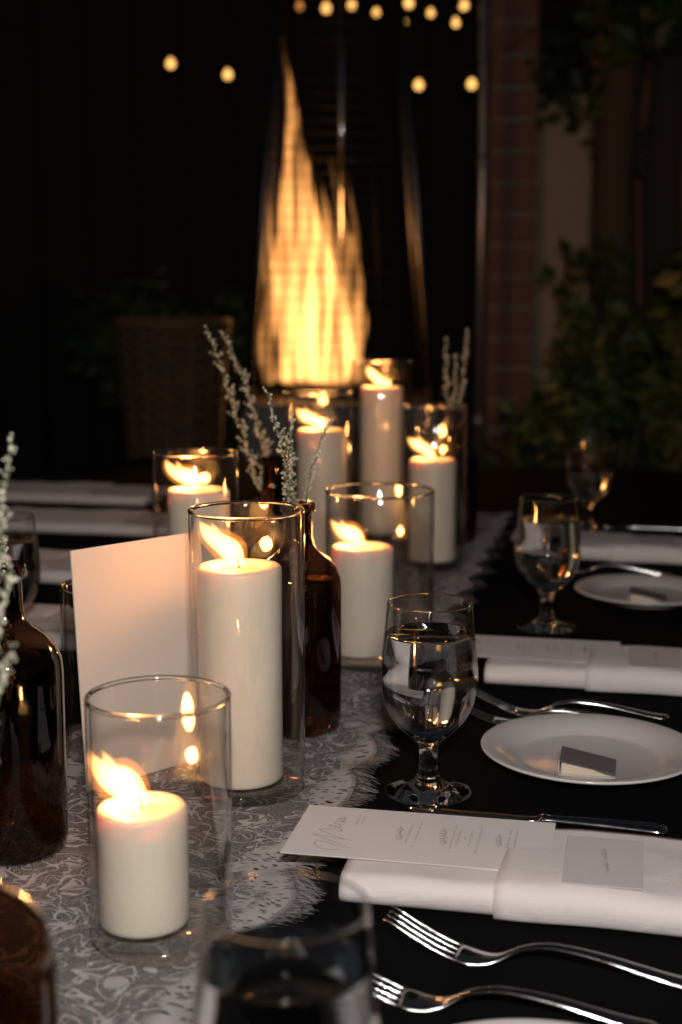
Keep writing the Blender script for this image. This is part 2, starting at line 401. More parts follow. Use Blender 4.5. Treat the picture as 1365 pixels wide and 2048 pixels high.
# flame: a ragged fan of tongues blown to the left, inside the guard
tongues = [(-.13, -.180, 2.00, .056, .11), (-.10, -.140, 1.82, .054, .16), (-.235, -.222, 1.60, .026, .1), (-.05, -.105, 1.66, .055, .2), (.00, -.075, 1.56, .048, .3),
           (.02, -.042, 1.66, .026, .2), (.045, -.010, 1.56, .024, .2), (.060, .022, 1.66, .018, .1), (.055, .040, 1.42, .030, .0), (-.17, -.185, 1.50, .062, .2), (-.03, -.04, 1.36, .080, .0), (-.245, -.245, 1.36, .020, .0),
           (.070, .062, 1.25, .020, 0), (-.10, -.12, 1.40, .080, 0)]
mb = MB()
for (bx, px, zp, r, sw) in tongues:
    pts = []; rr = []
    for k in range(17):
        t = k/16; z0_ = .892+.35*(bx+.09)**2+.02*math.sin(bx*90); z = z0_+(zp-z0_)*t
        pts.append((bx+(px-bx)*t**1.2+.012*math.sin(t*9+bx*40), .05*math.sin(bx*60+3*t)*.6, z))
        rr.append(max(.002, r*(0.55+.62*math.sin(.25+t*2.0))*(1-t**1.6)))
    mb.tube(pts, rr, 12)
fo = mb.build('flame', M['heater_flame'], ph)
rm = fo.modifiers.new('remesh', 'REMESH'); rm.mode = 'VOXEL'; rm.voxel_size = .006; rm.use_smooth_shade = True
hl = bpy.data.lights.new('heater_flame_light', 'POINT'); hl.energy = 6; hl.color = (1.0, .45, .14); hl.shadow_soft_size = .12
hlo = bpy.data.objects.new('heater_flame_light', hl); col.objects.link(hlo); hlo.parent = ph; hlo.location = (-.08, 0, 1.25)
tag(ph, 'tall pyramid patio heater with orange flame behind a wire guard', 'heater')

# ------------------------------------------------------------------ string lights
M['wire'] = pbr('black_wire', (0.01, 0.01, 0.01), 0.7)
def bulb_thing(px, py, Y, label, r=.019, dim=False):
    q = at(px, py, Y); t = empty('light_bulb', (q.x, q.y, q.z+.035))
    mb = MB(); mb.lathe([(0, -.035-r), (r*.55, -.035-r*.85), (r*.95, -.035-r*.3), (r, -.035), (r*.85, -.035+r*.5), (r*.5, -.035+r), (r*.42, -.010), (0, -.010)], 16)
    mb.build('glass_bulb', M['bulb_dim'] if dim else M['bulb'], t)
    mb = MB(); mb.tube([(0, 0, -.012), (0, 0, .02)], r*.55, 10); mb.build('socket', M['dark_steel'], t)
    tag(t, label, 'light bulb', 'warm string light bulbs overhead'); return Vector((q.x, q.y, q.z+.055))
def light_wire(name, pts, label):
    P = []
    for i in range(len(pts)-1):
        a, b = pts[i], pts[i+1]
        for k in range(8):
            t = k/8; P.append(a.lerp(b, t)-Vector((0, 0, .05*math.sin(t*math.pi)*min(1.5, (b-a).length))))
    P.append(pts[-1]); mb = MB(); mb.tube(P, .003, 5)
    tag(mb.build(name, M['wire']), label, 'wire', 'string light wires')
A1 = bulb_thing(342, 128, 6.2, 'added bulb for the outer end of the light streak high on the left')  # extra bulb, stands in for the outer end of a light streak
A2 = bulb_thing(456, 150, 6.2, 'warm bulb hanging high on the left, nearer to the heater')
light_wire('light_wire', [Vector((-3.0, 6.8, 3.0)), A1, A2, Vector((A2.x+.25, 6.2, 2.9))], 'thin dark wire carrying the two bulbs on the left')
B1 = bulb_thing(838, 171, 6.0, 'added bulb for the left end of the light streak right of the heater top')  # second bulb added where this lamp's light streak begins
B2 = bulb_thing(944, 169, 6.0, 'warm bulb just left of the brick pier')
light_wire('light_wire', [Vector((.1, 6.0, 2.9)), B1, B2, Vector((1.6, 6.3, 3.0))], 'thin dark wire carrying the two bulbs right of the heater')
cl = [(600, 13, 'leftmost bulb of the cluster at the top edge', True), (653, 17, 'second bulb from the left in the cluster at the top edge', False), (704, 11, 'third bulb from the left in the cluster at the top edge', False),
      (753, 26, 'bulb in the middle of the top cluster, lower than its neighbours', False), (793, 9, 'bulb in the middle of the top cluster, cut by the top edge', False),
      (818, 7, 'bulb at the top edge left of the lowest bright one', False), (806, 44, 'lowest bulb on the left of the right half of the cluster', False), (862, 27, 'brightest bulb of the right half of the top cluster', False),
      (912, 47, 'lowest bulb on the right of the top cluster', False), (928, 11, 'bulb at the top edge near the right end of the cluster', False), (972, 27, 'dim rightmost bulb of the cluster at the top edge', True)]
tops = []
for i, (px, py, lb, dim) in enumerate(cl): tops.append(bulb_thing(px, py, 6.0+.35*((i*5) % 4), lb, .015+.0016*((i*3) % 4), dim))
light_wire('light_wire', [Vector((-1.2, 6.4, 3.0))]+[tops[i] for i in (0, 1, 2, 3, 4)]+[Vector((.6, 6.4, 3.0))], 'thin dark wire along the left half of the top cluster')
light_wire('light_wire', [Vector((.1, 6.5, 3.0))]+[tops[i] for i in (5, 6, 7, 8, 9, 10)]+[Vector((1.8, 6.5, 3.0))], 'thin dark wire along the right half of the top cluster')
D1 = bulb_thing(407, 706, 5.6, 'small dim orange bulb low on the left beside the woven basket', .016, True)
light_wire('light_wire', [Vector((-1.6, 5.6, 1.6)), D1, Vector((.6, 6.0, 1.75))], 'thin dark wire carrying the low dim bulb on the left')

# ------------------------------------------------------------------ table, cloth, runner
U0, U1, V0, V1 = -1.32, 0.34, 0.30, 3.62
torg = Vector((0, 0, 0))
tbl = empty('dining_table', (0, 0, 0), -AX)
M['tablewood'] = pbr('table_wood', (0.10, 0.06, 0.035), 0.6, var=.3, vscale=8)
mb = MB(); mb.bbox(U0+.01, U1-.01, V0+.01, V1-.01, TZ-.04, TZ-.004, .004); mb.build('table_top', M['tablewood'], tbl, smooth=False)
for u in (U0+.1, U1-.1):
    for v_ in (V0+.1, (V0+V1)/2, V1-.1):
        mb = MB(); mb.bbox(u-.03, u+.03, v_-.03, v_+.03, 0, TZ-.041, .004); mb.build('leg', M['tablewood'], tbl, smooth=False)
tag(tbl, 'long dinner table hidden under the black cloth', 'table')
# cloth: top plus hanging sides with soft folds
v = []; f = []
nu, nv = 60, 140
ring = []
for j in range(nv+1):
    for i in range(nu+1):
        u = U0+(U1-U0)*i/nu; q = V0+(V1-V0)*j/nv
        z = TZ-.0006+.0005*noise.noise((u*7, q*7, 0))
        v.append((u, q, z))
for j in range(nv):
    for i in range(nu):
        a = j*(nu+1)+i; f.append((a, a+1, a+nu+2, a+nu+1))
per = [(i, 0) for i in range(nu)]+[(nu, j) for j in range(nv)]+[(nu-i, nv) for i in range(nu)]+[(0, nv-j) for j in range(nv)]
prevring = [j*(nu+1)+i for i, j in per]
cen = Vector(((U0+U1)/2, (V0+V1)/2, 0))
for s in range(1, 7):
    cur = []
    for k, (i, j) in enumerate(per):
        b = Vector(v[j*(nu+1)+i]); n = Vector((-1 if i == 0 else (1 if i == nu else 0), -1 if j == 0 else (1 if j == nv else 0), 0))
        wav = .018*s/6*math.sin(k*.9)+.012*s/6*math.sin(k*.37+1)
        q = b+n*(.008+.012*s/6+wav); q.z = TZ-.60*s/6; cur.append(len(v)); v.append(q)
    n_ = len(per)
    for k in range(n_): f.append((prevring[k], cur[k], cur[(k+1) % n_], prevring[(k+1) % n_]))
    prevring = cur
tcl = mesh_obj('tablecloth', v, f, M['black_cloth'], None, (0, 0, 0), True, (0, 0, -AX))
tag(tcl, 'plain black tablecloth covering the long dinner table', 'tablecloth')

# lace material: net ground, woven veins and blossoms, eyelet border
m, nt, out = new_mat('white_lace'); L = nt.links.new
tc = N(nt, 'ShaderNodeTexCoord')
sep = N(nt, 'ShaderNodeSeparateXYZ'); L(tc.outputs['Object'], sep.inputs[0])
def math_n(op, a, b=None, clamp=False):
    n = N(nt, 'ShaderNodeMath', operation=op); n.use_clamp = clamp
    for k, x in enumerate((a, b)):
        if x is None: continue
        if isinstance(x, (int, float)): n.inputs[k].default_value = x
        else: L(x, n.inputs[k])
    return n.outputs[0]
def smooth(x, lo, hi, a=0.0, b=1.0):
    n = N(nt, 'ShaderNodeMapRange'); n.interpolation_type = 'SMOOTHSTEP'
    n.inputs[1].default_value = lo; n.inputs[2].default_value = hi; n.inputs[3].default_value = a; n.inputs[4].default_value = b
    L(x, n.inputs[0]); return n.outputs[0]
def vmap(scale):
    n = N(nt, 'ShaderNodeMapping'); n.inputs['Scale'].default_value = scale; L(tc.outputs['Object'], n.inputs[0]); return n.outputs[0]
nzw = N(nt, 'ShaderNodeTexNoise', Scale=16.0, Detail=2.0); L(tc.outputs['Object'], nzw.inputs['Vector'])
wadd = N(nt, 'ShaderNodeVectorMath', operation='MULTIPLY_ADD'); L(nzw.outputs['Color'], wadd.inputs[0]); wadd.inputs[1].default_value = (.05, .05, 0); L(tc.outputs['Object'], wadd.inputs[2])
wmap = N(nt, 'ShaderNodeMapping'); wmap.inputs['Scale'].default_value = (24, 32, 1); L(wadd.outputs[0], wmap.inputs[0])
n1 = N(nt, 'ShaderNodeTexNoise', Scale=1.0, Detail=1.0, Distortion=1.1); L(wmap.outputs[0], n1.inputs['Vector'])
def contour(src, k, off, lo, hi, amp):
    fr_ = math_n('FRACT', math_n('ADD', math_n('MULTIPLY', src, k), off))
    return smooth(math_n('ABSOLUTE', math_n('SUBTRACT', fr_, .5)), lo, hi, amp, 0.0)
line2 = contour(n1.outputs[0], 5.0, 0.0, .035, .11, .92)
wmap2 = N(nt, 'ShaderNodeMapping'); wmap2.inputs['Scale'].default_value = (30, 30, 1); wmap2.inputs['Location'].default_value = (3.3, 1.7, 0); L(wadd.outputs[0], wmap2.inputs[0])
nb = N(nt, 'ShaderNodeTexNoise', Scale=1.0, Detail=2.0, Distortion=.6); L(wmap2.outputs[0], nb.inputs['Vector'])
bloom = smooth(nb.outputs[0], .62, .66)
line3 = contour(nb.outputs[0], 4.0, .3, .03, .09, .8)
vein = math_n('MULTIPLY', line3, smooth(n1.outputs[0], .48, .56))
net = N(nt, 'ShaderNodeTexVoronoi', feature='DISTANCE_TO_EDGE', Scale=620.0); L(tc.outputs['Object'], net.inputs['Vector'])
netl = smooth(net.outputs['Distance'], .08, .20, .46, .09)
eymap = N(nt, 'ShaderNodeMapping'); eymap.inputs['Scale'].default_value = (95, 270, 1); L(wadd.outputs[0], eymap.inputs[0])
ey = N(nt, 'ShaderNodeTexVoronoi', feature='F1', Scale=1.0); L(eymap.outputs[0], ey.inputs['Vector'])
hole = smooth(ey.outputs['Distance'], .22, .40, 0.06, .80)
au = math_n('ABSOLUTE', sep.outputs[0])
nbd = N(nt, 'ShaderNodeTexNoise', Scale=11.0, Detail=1.0); L(tc.outputs['Object'], nbd.inputs['Vector'])
border = smooth(math_n('ADD', au, math_n('MULTIPLY', math_n('SUBTRACT', nbd.outputs[0], .5), .10)), .110, .128)
inner = math_n('MAXIMUM', math_n('MAXIMUM', netl, vein), math_n('MAXIMUM', math_n('MULTIPLY', bloom, .72), math_n('MAXIMUM', line3, math_n('MULTIPLY', line2, .9))))
mxa = N(nt, 'ShaderNodeMix', data_type='FLOAT'); L(border, mxa.inputs[0]); L(inner, mxa.inputs[2]); L(hole, mxa.inputs[3])
dif = N(nt, 'ShaderNodeBsdfDiffuse'); dif.inputs[0].default_value = (.62, .58, .57, 1)
trl = N(nt, 'ShaderNodeBsdfTransparent')
msx = N(nt, 'ShaderNodeMixShader'); L(mxa.outputs[0], msx.inputs[0]); L(trl.outputs[0], msx.inputs[1]); L(dif.outputs[0], msx.inputs[2])
bpl = N(nt, 'ShaderNodeBump', Strength=.4, Distance=.001); L(mxa.outputs[0], bpl.inputs['Height']); L(bpl.outputs[0], dif.inputs['Normal'])
L(msx.outputs[0], out.inputs[0]); M['lace'] = m
M['thread'] = pbr('lace_thread', (.62, .58, .57), .9)
RU, RV0, RV1, RW = -0.405, 0.42, 2.85, 0.155
run = empty('lace_runner', cu*RU+Vector((0, 0, TZ)), -AX)
random.seed(11)
def edge_r(q): return RW-.012+.016*abs(math.sin(q*math.pi/.115))+.006*noise.noise((q*18, 2, 0))
def edge_l(q): return -RW+.012-.016*abs(math.sin(q*math.pi/.115+.7))
def lace_z(u, q, e):
    t = max(0, abs(u)/e-.72)/.28
    return .0012+.0008*(noise.noise((u*25, q*25, 1))+1)+t*.004*(noise.noise((u*9, q*22, 4))+.6 if True else 0)
v = []; f = []; nu, nv = 26, 620
for j in range(nv+1):
    q = RV0+(RV1-RV0)*j/nv; er, el = edge_r(q), edge_l(q)
    for i in range(nu+1):
        u = el+(er-el)*i/nu
        v.append((u, q, max(.0008, lace_z(u, q, RW))))
for j in range(nv):
    for i in range(nu):
        a = j*(nu+1)+i; f.append((a, a+1, a+nu+2, a+nu+1))
mesh_obj('lace_cloth', v, f, M['lace'], run)
# eyelash fringe: single threads along both scalloped edges
def fringe(side):
    v = []; f = []
    q = RV0+.01
    while q < 2.84:
        e = edge_r(q) if side > 0 else edge_l(q)
        fan = (math.sin(q*math.pi/.115*2))*.8
        for _ in range(2):
            ln = random.uniform(.008, .024); cur = random.gauss(fan, .35); z0 = max(.001, lace_z(e, q, RW))
            pts = []
            for k in range(5):
                t = k/4; pts.append(Vector((e-.004*side+side*(ln+.004)*t, q+cur*.010*t*t+random.gauss(0, .0006), max(.0012, z0+.003*math.sin(t*2.6)-.002*t))))
            wd = random.uniform(.00022, .00042); n0 = len(v)
            for k, p_ in enumerate(pts):
                v += [p_+Vector((0, wd, 0)), p_+Vector((0, -wd, .0001))]
            for k in range(4): f.append((n0+2*k, n0+2*k+1, n0+2*k+3, n0+2*k+2))
        q += random.uniform(.0009, .0019)
    return tag(mesh_obj('fringe', v, f, M['thread'], run), kind='stuff')
fringe(1); fringe(-1)
tag(run, 'white lace table runner with fringed scalloped edges', 'table runner')

# ------------------------------------------------------------------ vases and candles
def vase(x, y, r, h, label):
    t = empty('hurricane_vase', (x, y, TZ+.0035)); th = .0028
    mb = MB()
    mb.lathe([(r-.004, .001), (r, .006), (r, h-.002), (r-.0007, h-.0004), (r-th/2, h), (r-th+.0007, h-.0004), (r-th, h-.002), (r-th, .012)], 72)
    mb.build('wall', M['glass'], t)
    mb = MB(); mb.lathe([(r-.0014+.0019*math.cos(a), h+.0004+.0017*math.sin(a)) for a in [2*math.pi*k/12 for k in range(13)]], 96); mb.build('rim', M['goblet'], t)
    mb = MB(); mb.lathe([(0, 0), (r-.006, 0), (r-.003, .0015), (r-.003, .009), (r-.006, .0105), (0, .0105)], 64); mb.build('base', M['glass_base'], t)
    return tag(t, label, 'vase', 'clear glass cylinder vases on the runner')
def flame_mesh(L, r, lean, curve, seed=0, grow=1.0):
    # breeze-blown flame: rises off the wick, bends over, and licks up in two uneven tips
    rg = random.Random(seed); mb = MB(); pts = []; rr = []
    n = 22; p = Vector((0, 0, -.002))
    for k in range(n+1):
        t = k/n
        ang = lean*min(1, .25+t*1.9)-curve*max(0, t-.5)*1.7
        d = Vector((-math.sin(ang), .10*math.sin(ang), math.cos(ang)))
        pts.append(p.copy()); p = p+d*(L/n)
        prof = (.42+.58*math.sin(min(1, t/.36)*math.pi/2))*(1-max(0, (t-.38)/.62)**1.9)
        rr.append(max(.0005, r*prof*grow*(1+.10*math.sin(t*9+seed))))
    mb.tube(pts, rr, 16)
    i0 = 10+rg.randint(0, 2); q = pts[i0].copy(); tp = []; tr = []
    ln = L*rg.uniform(.30, .42)
    for k in range(9):
        t = k/8; tp.append(q+Vector((-.35*ln*t+.10*ln*math.sin(t*3), 0, ln*t-.004*(1-t)))); tr.append(max(.0004, r*.72*grow*(1-t**1.5)))
    mb.tube(tp, tr, 12)
    return mb, pts
def candle(x, y, r, h, label, lean, L, r_f=.0085, curve=R(35), tilt=(0, 0), power=.44, z0=.0145):
    t = empty('pillar_candle', (x, y, TZ+z0)); t.rotation_euler = (tilt[0], tilt[1], 0)
    hh = h-z0; mb = MB(); b = r*.13
    mb.lathe([(0, 0), (r-.003, 0), (r-.0008, .0012), (r, .004), (r, hh*.35), (r*.998, hh*.7), (r, hh-b), (r-b*.10, hh-b*.45), (r-b*.35, hh-b*.14), (r-b*.8, hh), (r*.72, hh-.0006), (r*.45, hh-.0030), (r*.16, hh-.0042), (0, hh-.0042)], 72)
    for q in mb.v:
        rad = math.hypot(q.x, q.y); an = math.atan2(q.y, q.x)
        k_ = 1+.010*noise.noise((math.cos(an)*1.3+x*9, math.sin(an)*1.3, q.z*14))+.004*noise.noise((math.cos(an)*5, math.sin(an)*5, q.z*60+x*30))
        q.x *= k_; q.y *= k_
        if q.z > hh-.008: q.z += .0016*noise.noise((math.cos(an)*1.6+y*5, math.sin(an)*1.6, 3.0))*(rad/r)
    o = mb.build('wax', M['wax'], t)
    mb = MB(); mb.lathe([(r*.50, hh-.0030), (r*.44, hh-.0027), (0, hh-.0027)], 40)
    mb.build('melt_pool', M['melt'], t)
    wp = [(0, 0, hh-.006), (-.0006, 0, hh+.002), (-.0022, 0, hh+.007)]
    mb = MB(); mb.tube(wp, .0010, 6); mb.build('wick', M['wick'], t)
    sd_ = int(abs(x*1000))+3
    mb, pts = flame_mesh(L, r_f, lean, curve, sd_)
    fl_o = mb.build('flame', M['flame'], t, (0, 0, hh+.001))
    mo, _ = flame_mesh(L*1.05, r_f, lean, curve, sd_, 1.55)
    go = mo.build('outer_flame', M['flame_outer'], fl_o, (0, 0, -.0006))
    for o_ in (fl_o, go):
        rm_ = o_.modifiers.new('remesh', 'REMESH'); rm_.mode = 'VOXEL'; rm_.voxel_size = .0008; rm_.use_smooth_shade = True
        sm_ = o_.modifiers.new('smooth', 'SMOOTH'); sm_.factor = .6; sm_.iterations = 8
    ld = bpy.data.lights.new('candle_light', 'POINT'); ld.energy = power; ld.color = (1.0, .40, .115); ld.shadow_soft_size = .008
    lo = bpy.data.objects.new('candle_light', ld); col.objects.link(lo); lo.parent = t
    c = pts[9]; lo.location = (c.x, c.y, hh+.003+c.z)
    return tag(t, label, 'candle', 'ivory pillar candles')
vase(-.126, .946, .050, .176, 'short clear glass cylinder around the nearest, short candle')
candle(-.139, .950, .0318, .100, 'short ivory pillar candle nearest the camera, its flame blown left', R(66), .056, .0105, R(70))
vase(-.084, 1.246, .0515, .258, 'tall clear glass cylinder around the large candle beside the white card')
candle(-.091, 1.248, .0380, .212, 'tall thick ivory candle beside the blank white card', R(58), .056, .0098, R(40))
vase(.047, 1.70, .066, .210, 'wide clear glass cylinder behind the nearest water goblet')
candle(.026, 1.70, .0380, .146, 'ivory candle in the wide glass behind the amber bottle, left of the goblet', R(72), .054, .0096, R(60))
vase(.153, 2.30, .052, .262, 'clear glass cylinder around the rightmost candle')
candle(.149, 2.295, .0385, .180, 'rightmost ivory candle, left of the far goblets', R(64), .058, .0092, R(20))
vase(.073, 2.56, .055, .320, 'tallest clear glass cylinder, in front of the heater')
candle(.073, 2.56, .0385, .278, 'tallest and farthest ivory candle, in front of the heater flame', R(50), .050, .0092, R(50))
vase(-.176, 1.70, .052, .256, 'clear glass cylinder left behind the white card')
candle(-.172, 1.70, .0375, .216, 'leftmost ivory candle, its top showing above the white card', R(74), .058, .0098, R(80))
vase(-.036, 2.20, .053, .290, 'clear glass cylinder in the middle behind the flower stems')
candle(-.030, 2.20, .0385, .238, 'ivory candle in the middle, partly behind the white flower stems', R(70), .056, .0094, R(50))
vase(-.222, 1.350, .050, .168, 'short clear glass cylinder standing behind the blank white card')

# ------------------------------------------------------------------ white sign card
b0_ = Vector((-.231, 1.240, TZ+.003)); d_ = Vector((.106, .104, 0)); rz = math.atan2(d_.y, d_.x)
sg = MB(); sg.bbox(0, .148, 0, .0022, 0, .222, .0004)
so = sg.build('table_sign', M['sign_paper'], None, b0_, False, (R(-4), 0, rz))
tag(so, 'blank back of an upright white card sign left of the tall candle', 'sign')

# ------------------------------------------------------------------ amber bottles with flower sprays
def bottle(x, y, label, s=1.0):
    t = empty('amber_bottle', (x, y, TZ+.003))
    H, r = .238*s, .0445*s
    mb = MB()
    mb.lathe([(0, .004), (r*.6, .003), (r*.86, 0), (r*.96, .005), (r, .014), (r, .150*s), (r*.975, .160*s), (r*.88, .171*s), (r*.70, .180*s), (r*.48, .187*s), (r*.36, .194*s), (r*.325, .203*s), (r*.32, .226*s), (r*.34, .228*s), (r*.40, .2295*s), (r*.40, .236*s), (r*.37, H), (r*.30, H), (r*.27, .233*s), (r*.27, .205*s), (r*.33, .195*s)], 64)
    mb.build('glass', M['amber'], t)
    return tag(t, label, 'bottle', 'dark amber glass bottles used as vases')
def spray(x, y, z, dirs, label, dens=1.0, seed=0, fs=1.0):
    random.seed(seed); t = empty('flower_spray', (x, y, z))
    sm = MB(); fv = []; ff = []
    ico_v = []; bm = bmesh.new(); bmesh.ops.create_icosphere(bm, subdivisions=1, radius=1)
    bm.verts.index_update(); ico_v = [q.co.copy() for q in bm.verts]; ico_f = [tuple(q.index for q in fc.verts) for fc in bm.faces]; bm.free()
    def floret(c, r):
        n = len(fv); rot = Matrix.Rotation(random.uniform(0, 6.28), 3, Vector((random.random(), random.random(), 1)).normalized())
        sx = random.uniform(.8, 1.3)
        for q in ico_v:
            w_ = rot @ Vector((q.x*sx, q.y, q.z)); fv.append(c+w_*r*random.uniform(.85, 1.1))
        ff.extend(tuple(i+n for i in q) for q in ico_f)
    for (dx, dy, L, bend, start) in dirs:
        pts = []; p = Vector((0, 0, -.10)); n = 16
        for k in range(n+1):
            tt = k/n; q = Vector((dx*L*tt**1.15+bend*L*math.sin(tt*math.pi)*.5, dy*L*tt, -.10*(1-tt)**2+L*tt))
            q += Vector((random.gauss(0, .0010), random.gauss(0, .0010), 0)); pts.append(q)
        sm.tube(pts, [.0013-.0008*k/n for k in range(n+1)], 6)
        s = start
        while s < 1.0:
            i = min(n-1, int(s*n)); q = pts[i].lerp(pts[i+1], s*n-i); td = (pts[i+1]-pts[i]).normalized()
            bl = L*.085*(1-s)**.7*random.uniform(.25, 1.7)+.0022; a = random.uniform(0, 6.28)
            side = td.orthogonal().normalized(); side = Matrix.Rotation(a, 3, td) @ side
            e = q+side*bl*.62+td*bl*.9
            sm.tube([q, q.lerp(e, .5)+side*bl*.08, e], [.0005, .0004, .0003], 4)
            nb_ = max(3, int(bl/.0015*dens))
            for k in range(nb_):
                c = q.lerp(e, .15+.9*(k/nb_))+Vector((random.gauss(0, .0011), random.gauss(0, .0011), random.gauss(0, .0011)))
                floret(c, random.choice((.0006, .0008, .0010, .0015))*random.uniform(.8, 1.25)*fs)
            s += random.uniform(.016, .030)/max(.3, dens)*(.12/L)**.3
    sm.build('stems', M['stem'], t)
    tag(mesh_obj('florets', fv, ff, M['floret'], t), kind='stuff')
    return tag(t, label, 'flowers', 'white flower sprays in amber bottles')
BZ = TZ+.003+.225
bottle(-.044, 1.43, 'dark amber bottle right behind the tall candle')
spray(-.044, 1.43, BZ, [(-.26, .05, .128, .05, .10), (-.06, .10, .105, -.05, .10), (.36, 0, .098, -.12, .05), (-.16, -.1, .088, .04, .05)], 'white flower stems in front of the heater flame, above the amber bottle', 1.2, 21)
bottle(-.268, 1.107, 'dark amber bottle at the left edge in front of the white card')
spray(-.268, 1.107, BZ, [(-.25, .1, .07, .1, .05), (-.02, .3, .03, 0, .2)], 'short white flower stem at the left edge in the amber bottle', 1.0, 22)
bottle(-.088, 1.83, 'dark amber bottle in the middle, hidden behind tall vase')
spray(-.088, 1.83, BZ-.012, [(-.44, 0, .19, -.06, .12), (-.36, .1, .185, .10, .16), (-.20, 0, .06, 0, .1)], 'pair of long white flower stems leaning left beside the heater', 1.3, 23, 1.05)
bottle(.200, 2.52, 'dark amber bottle at the far right of the candles')
spray(.200, 2.52, BZ-.01, [(-.10, 0, .150, -.06, .12), (.14, 0, .165, .04, .14), (.02, 0, .12, 0, .1)], 'white flower stems standing upright right of the farthest candles', 1.3, 24, 1.15)
cb = tb(-85, 1945, .152)
bottle(cb.x, cb.y, 'dark amber bottle cut off by the bottom left corner')
def aim(px, py, Y):
    q = at(px, py, Y)-Vector((cb.x, cb.y, BZ)); return q.x/q.z, q.y/q.z, q.z
sd1, sd2, sd3 = aim(30, 866, .84), aim(22, 1130, .80), aim(26, 1300, .72)
spray(cb.x, cb.y, BZ, [(*sd1, -.02, .42), (*sd2, -.03, .40), (*sd3, -.02, .35)], 'blurred white flower stem along the left edge', 1.1, 25)

# ------------------------------------------------------------------ water goblets
def goblet_proto(x, y, label, rz=0.0):
    t = empty('water_goblet', (x, y, TZ+.0016), rz)
    foot = [(0, .0), (.036, .0), (.0395, .0007), (.0400, .0016), (.0385, .0028), (.030, .0045), (.020, .0072), (.0125, .0125), (.0098, .018), (.0086, .026), (.0082, .036), (.0088, .044), (.0114, .0485), (.0150, .0515), (.0120, .0528), (0, .0535)]
    mb = MB(); mb.lathe(foot, 72); mb.build('stem', M['goblet'], t)
    bowl = [(.0150, .0518), (.0195, .0555), (.0285, .064), (.0360, .0745), (.0415, .087), (.0440, .100), (.0441, .112), (.0428, .130), (.0405, .152), (.0388, .170), (.0383, .1765), (.0381, .1772), (.0377, .1773), (.0374, .1768), (.0379, .170), (.0396, .152), (.0418, .130), (.0430, .112), (.0429, .100), (.0404, .0876), (.0348, .0755), (.0270, .0655), (.0180, .0580), (.0080, .0548), (0, .0545)]
    mb = MB(); mb.lathe(bowl, 96); mb.build('bowl', M['bowl'], t)
    mb = MB(); mb.lathe([(.0379+.00062*math.cos(a), .1772+.0007*math.sin(a)) for a in [2*math.pi*k/10 for k in range(11)]], 96); mb.build('rim', M['goblet'], t)
    wz = .150
    wat = [(0, .0550), (.0080, .0553), (.0178, .0584), (.0268, .0659), (.0346, .0758), (.0402, .0878), (.0427, .100), (.0428, .112), (.0416, .130), (.0396, .148), (.0395, wz), (.0385, wz-.0004), (.036, wz-.0006), (0, wz-.0006)]
    mb = MB(); mb.lathe(wat, 80); mb.build('water', M['water'], t)
    return tag(t, label, 'goblet', 'water goblets')
g1 = goblet_proto(.0795, 1.243, 'clear goblet of water beyond the nearest knife')
def goblet(x, y, label, rz):
    o = copy_tree(g1); o.location = (x, y, TZ+.0016); o.rotation_euler = (0, 0, rz); o['label'] = label
goblet(.277, 1.872, 'clear goblet of water left of the second side plate', .3)
goblet(.468, 2.66, 'farthest goblet, dark and blurred at the right', .9)
gq = tb(572, 1812, .1786)
goblet(gq.x, gq.y, 'blurred goblet of water cut off by the bottom edge', .2)
goblet(-.415, 1.72, 'clear goblet at the left edge behind the amber bottle', 1.2)

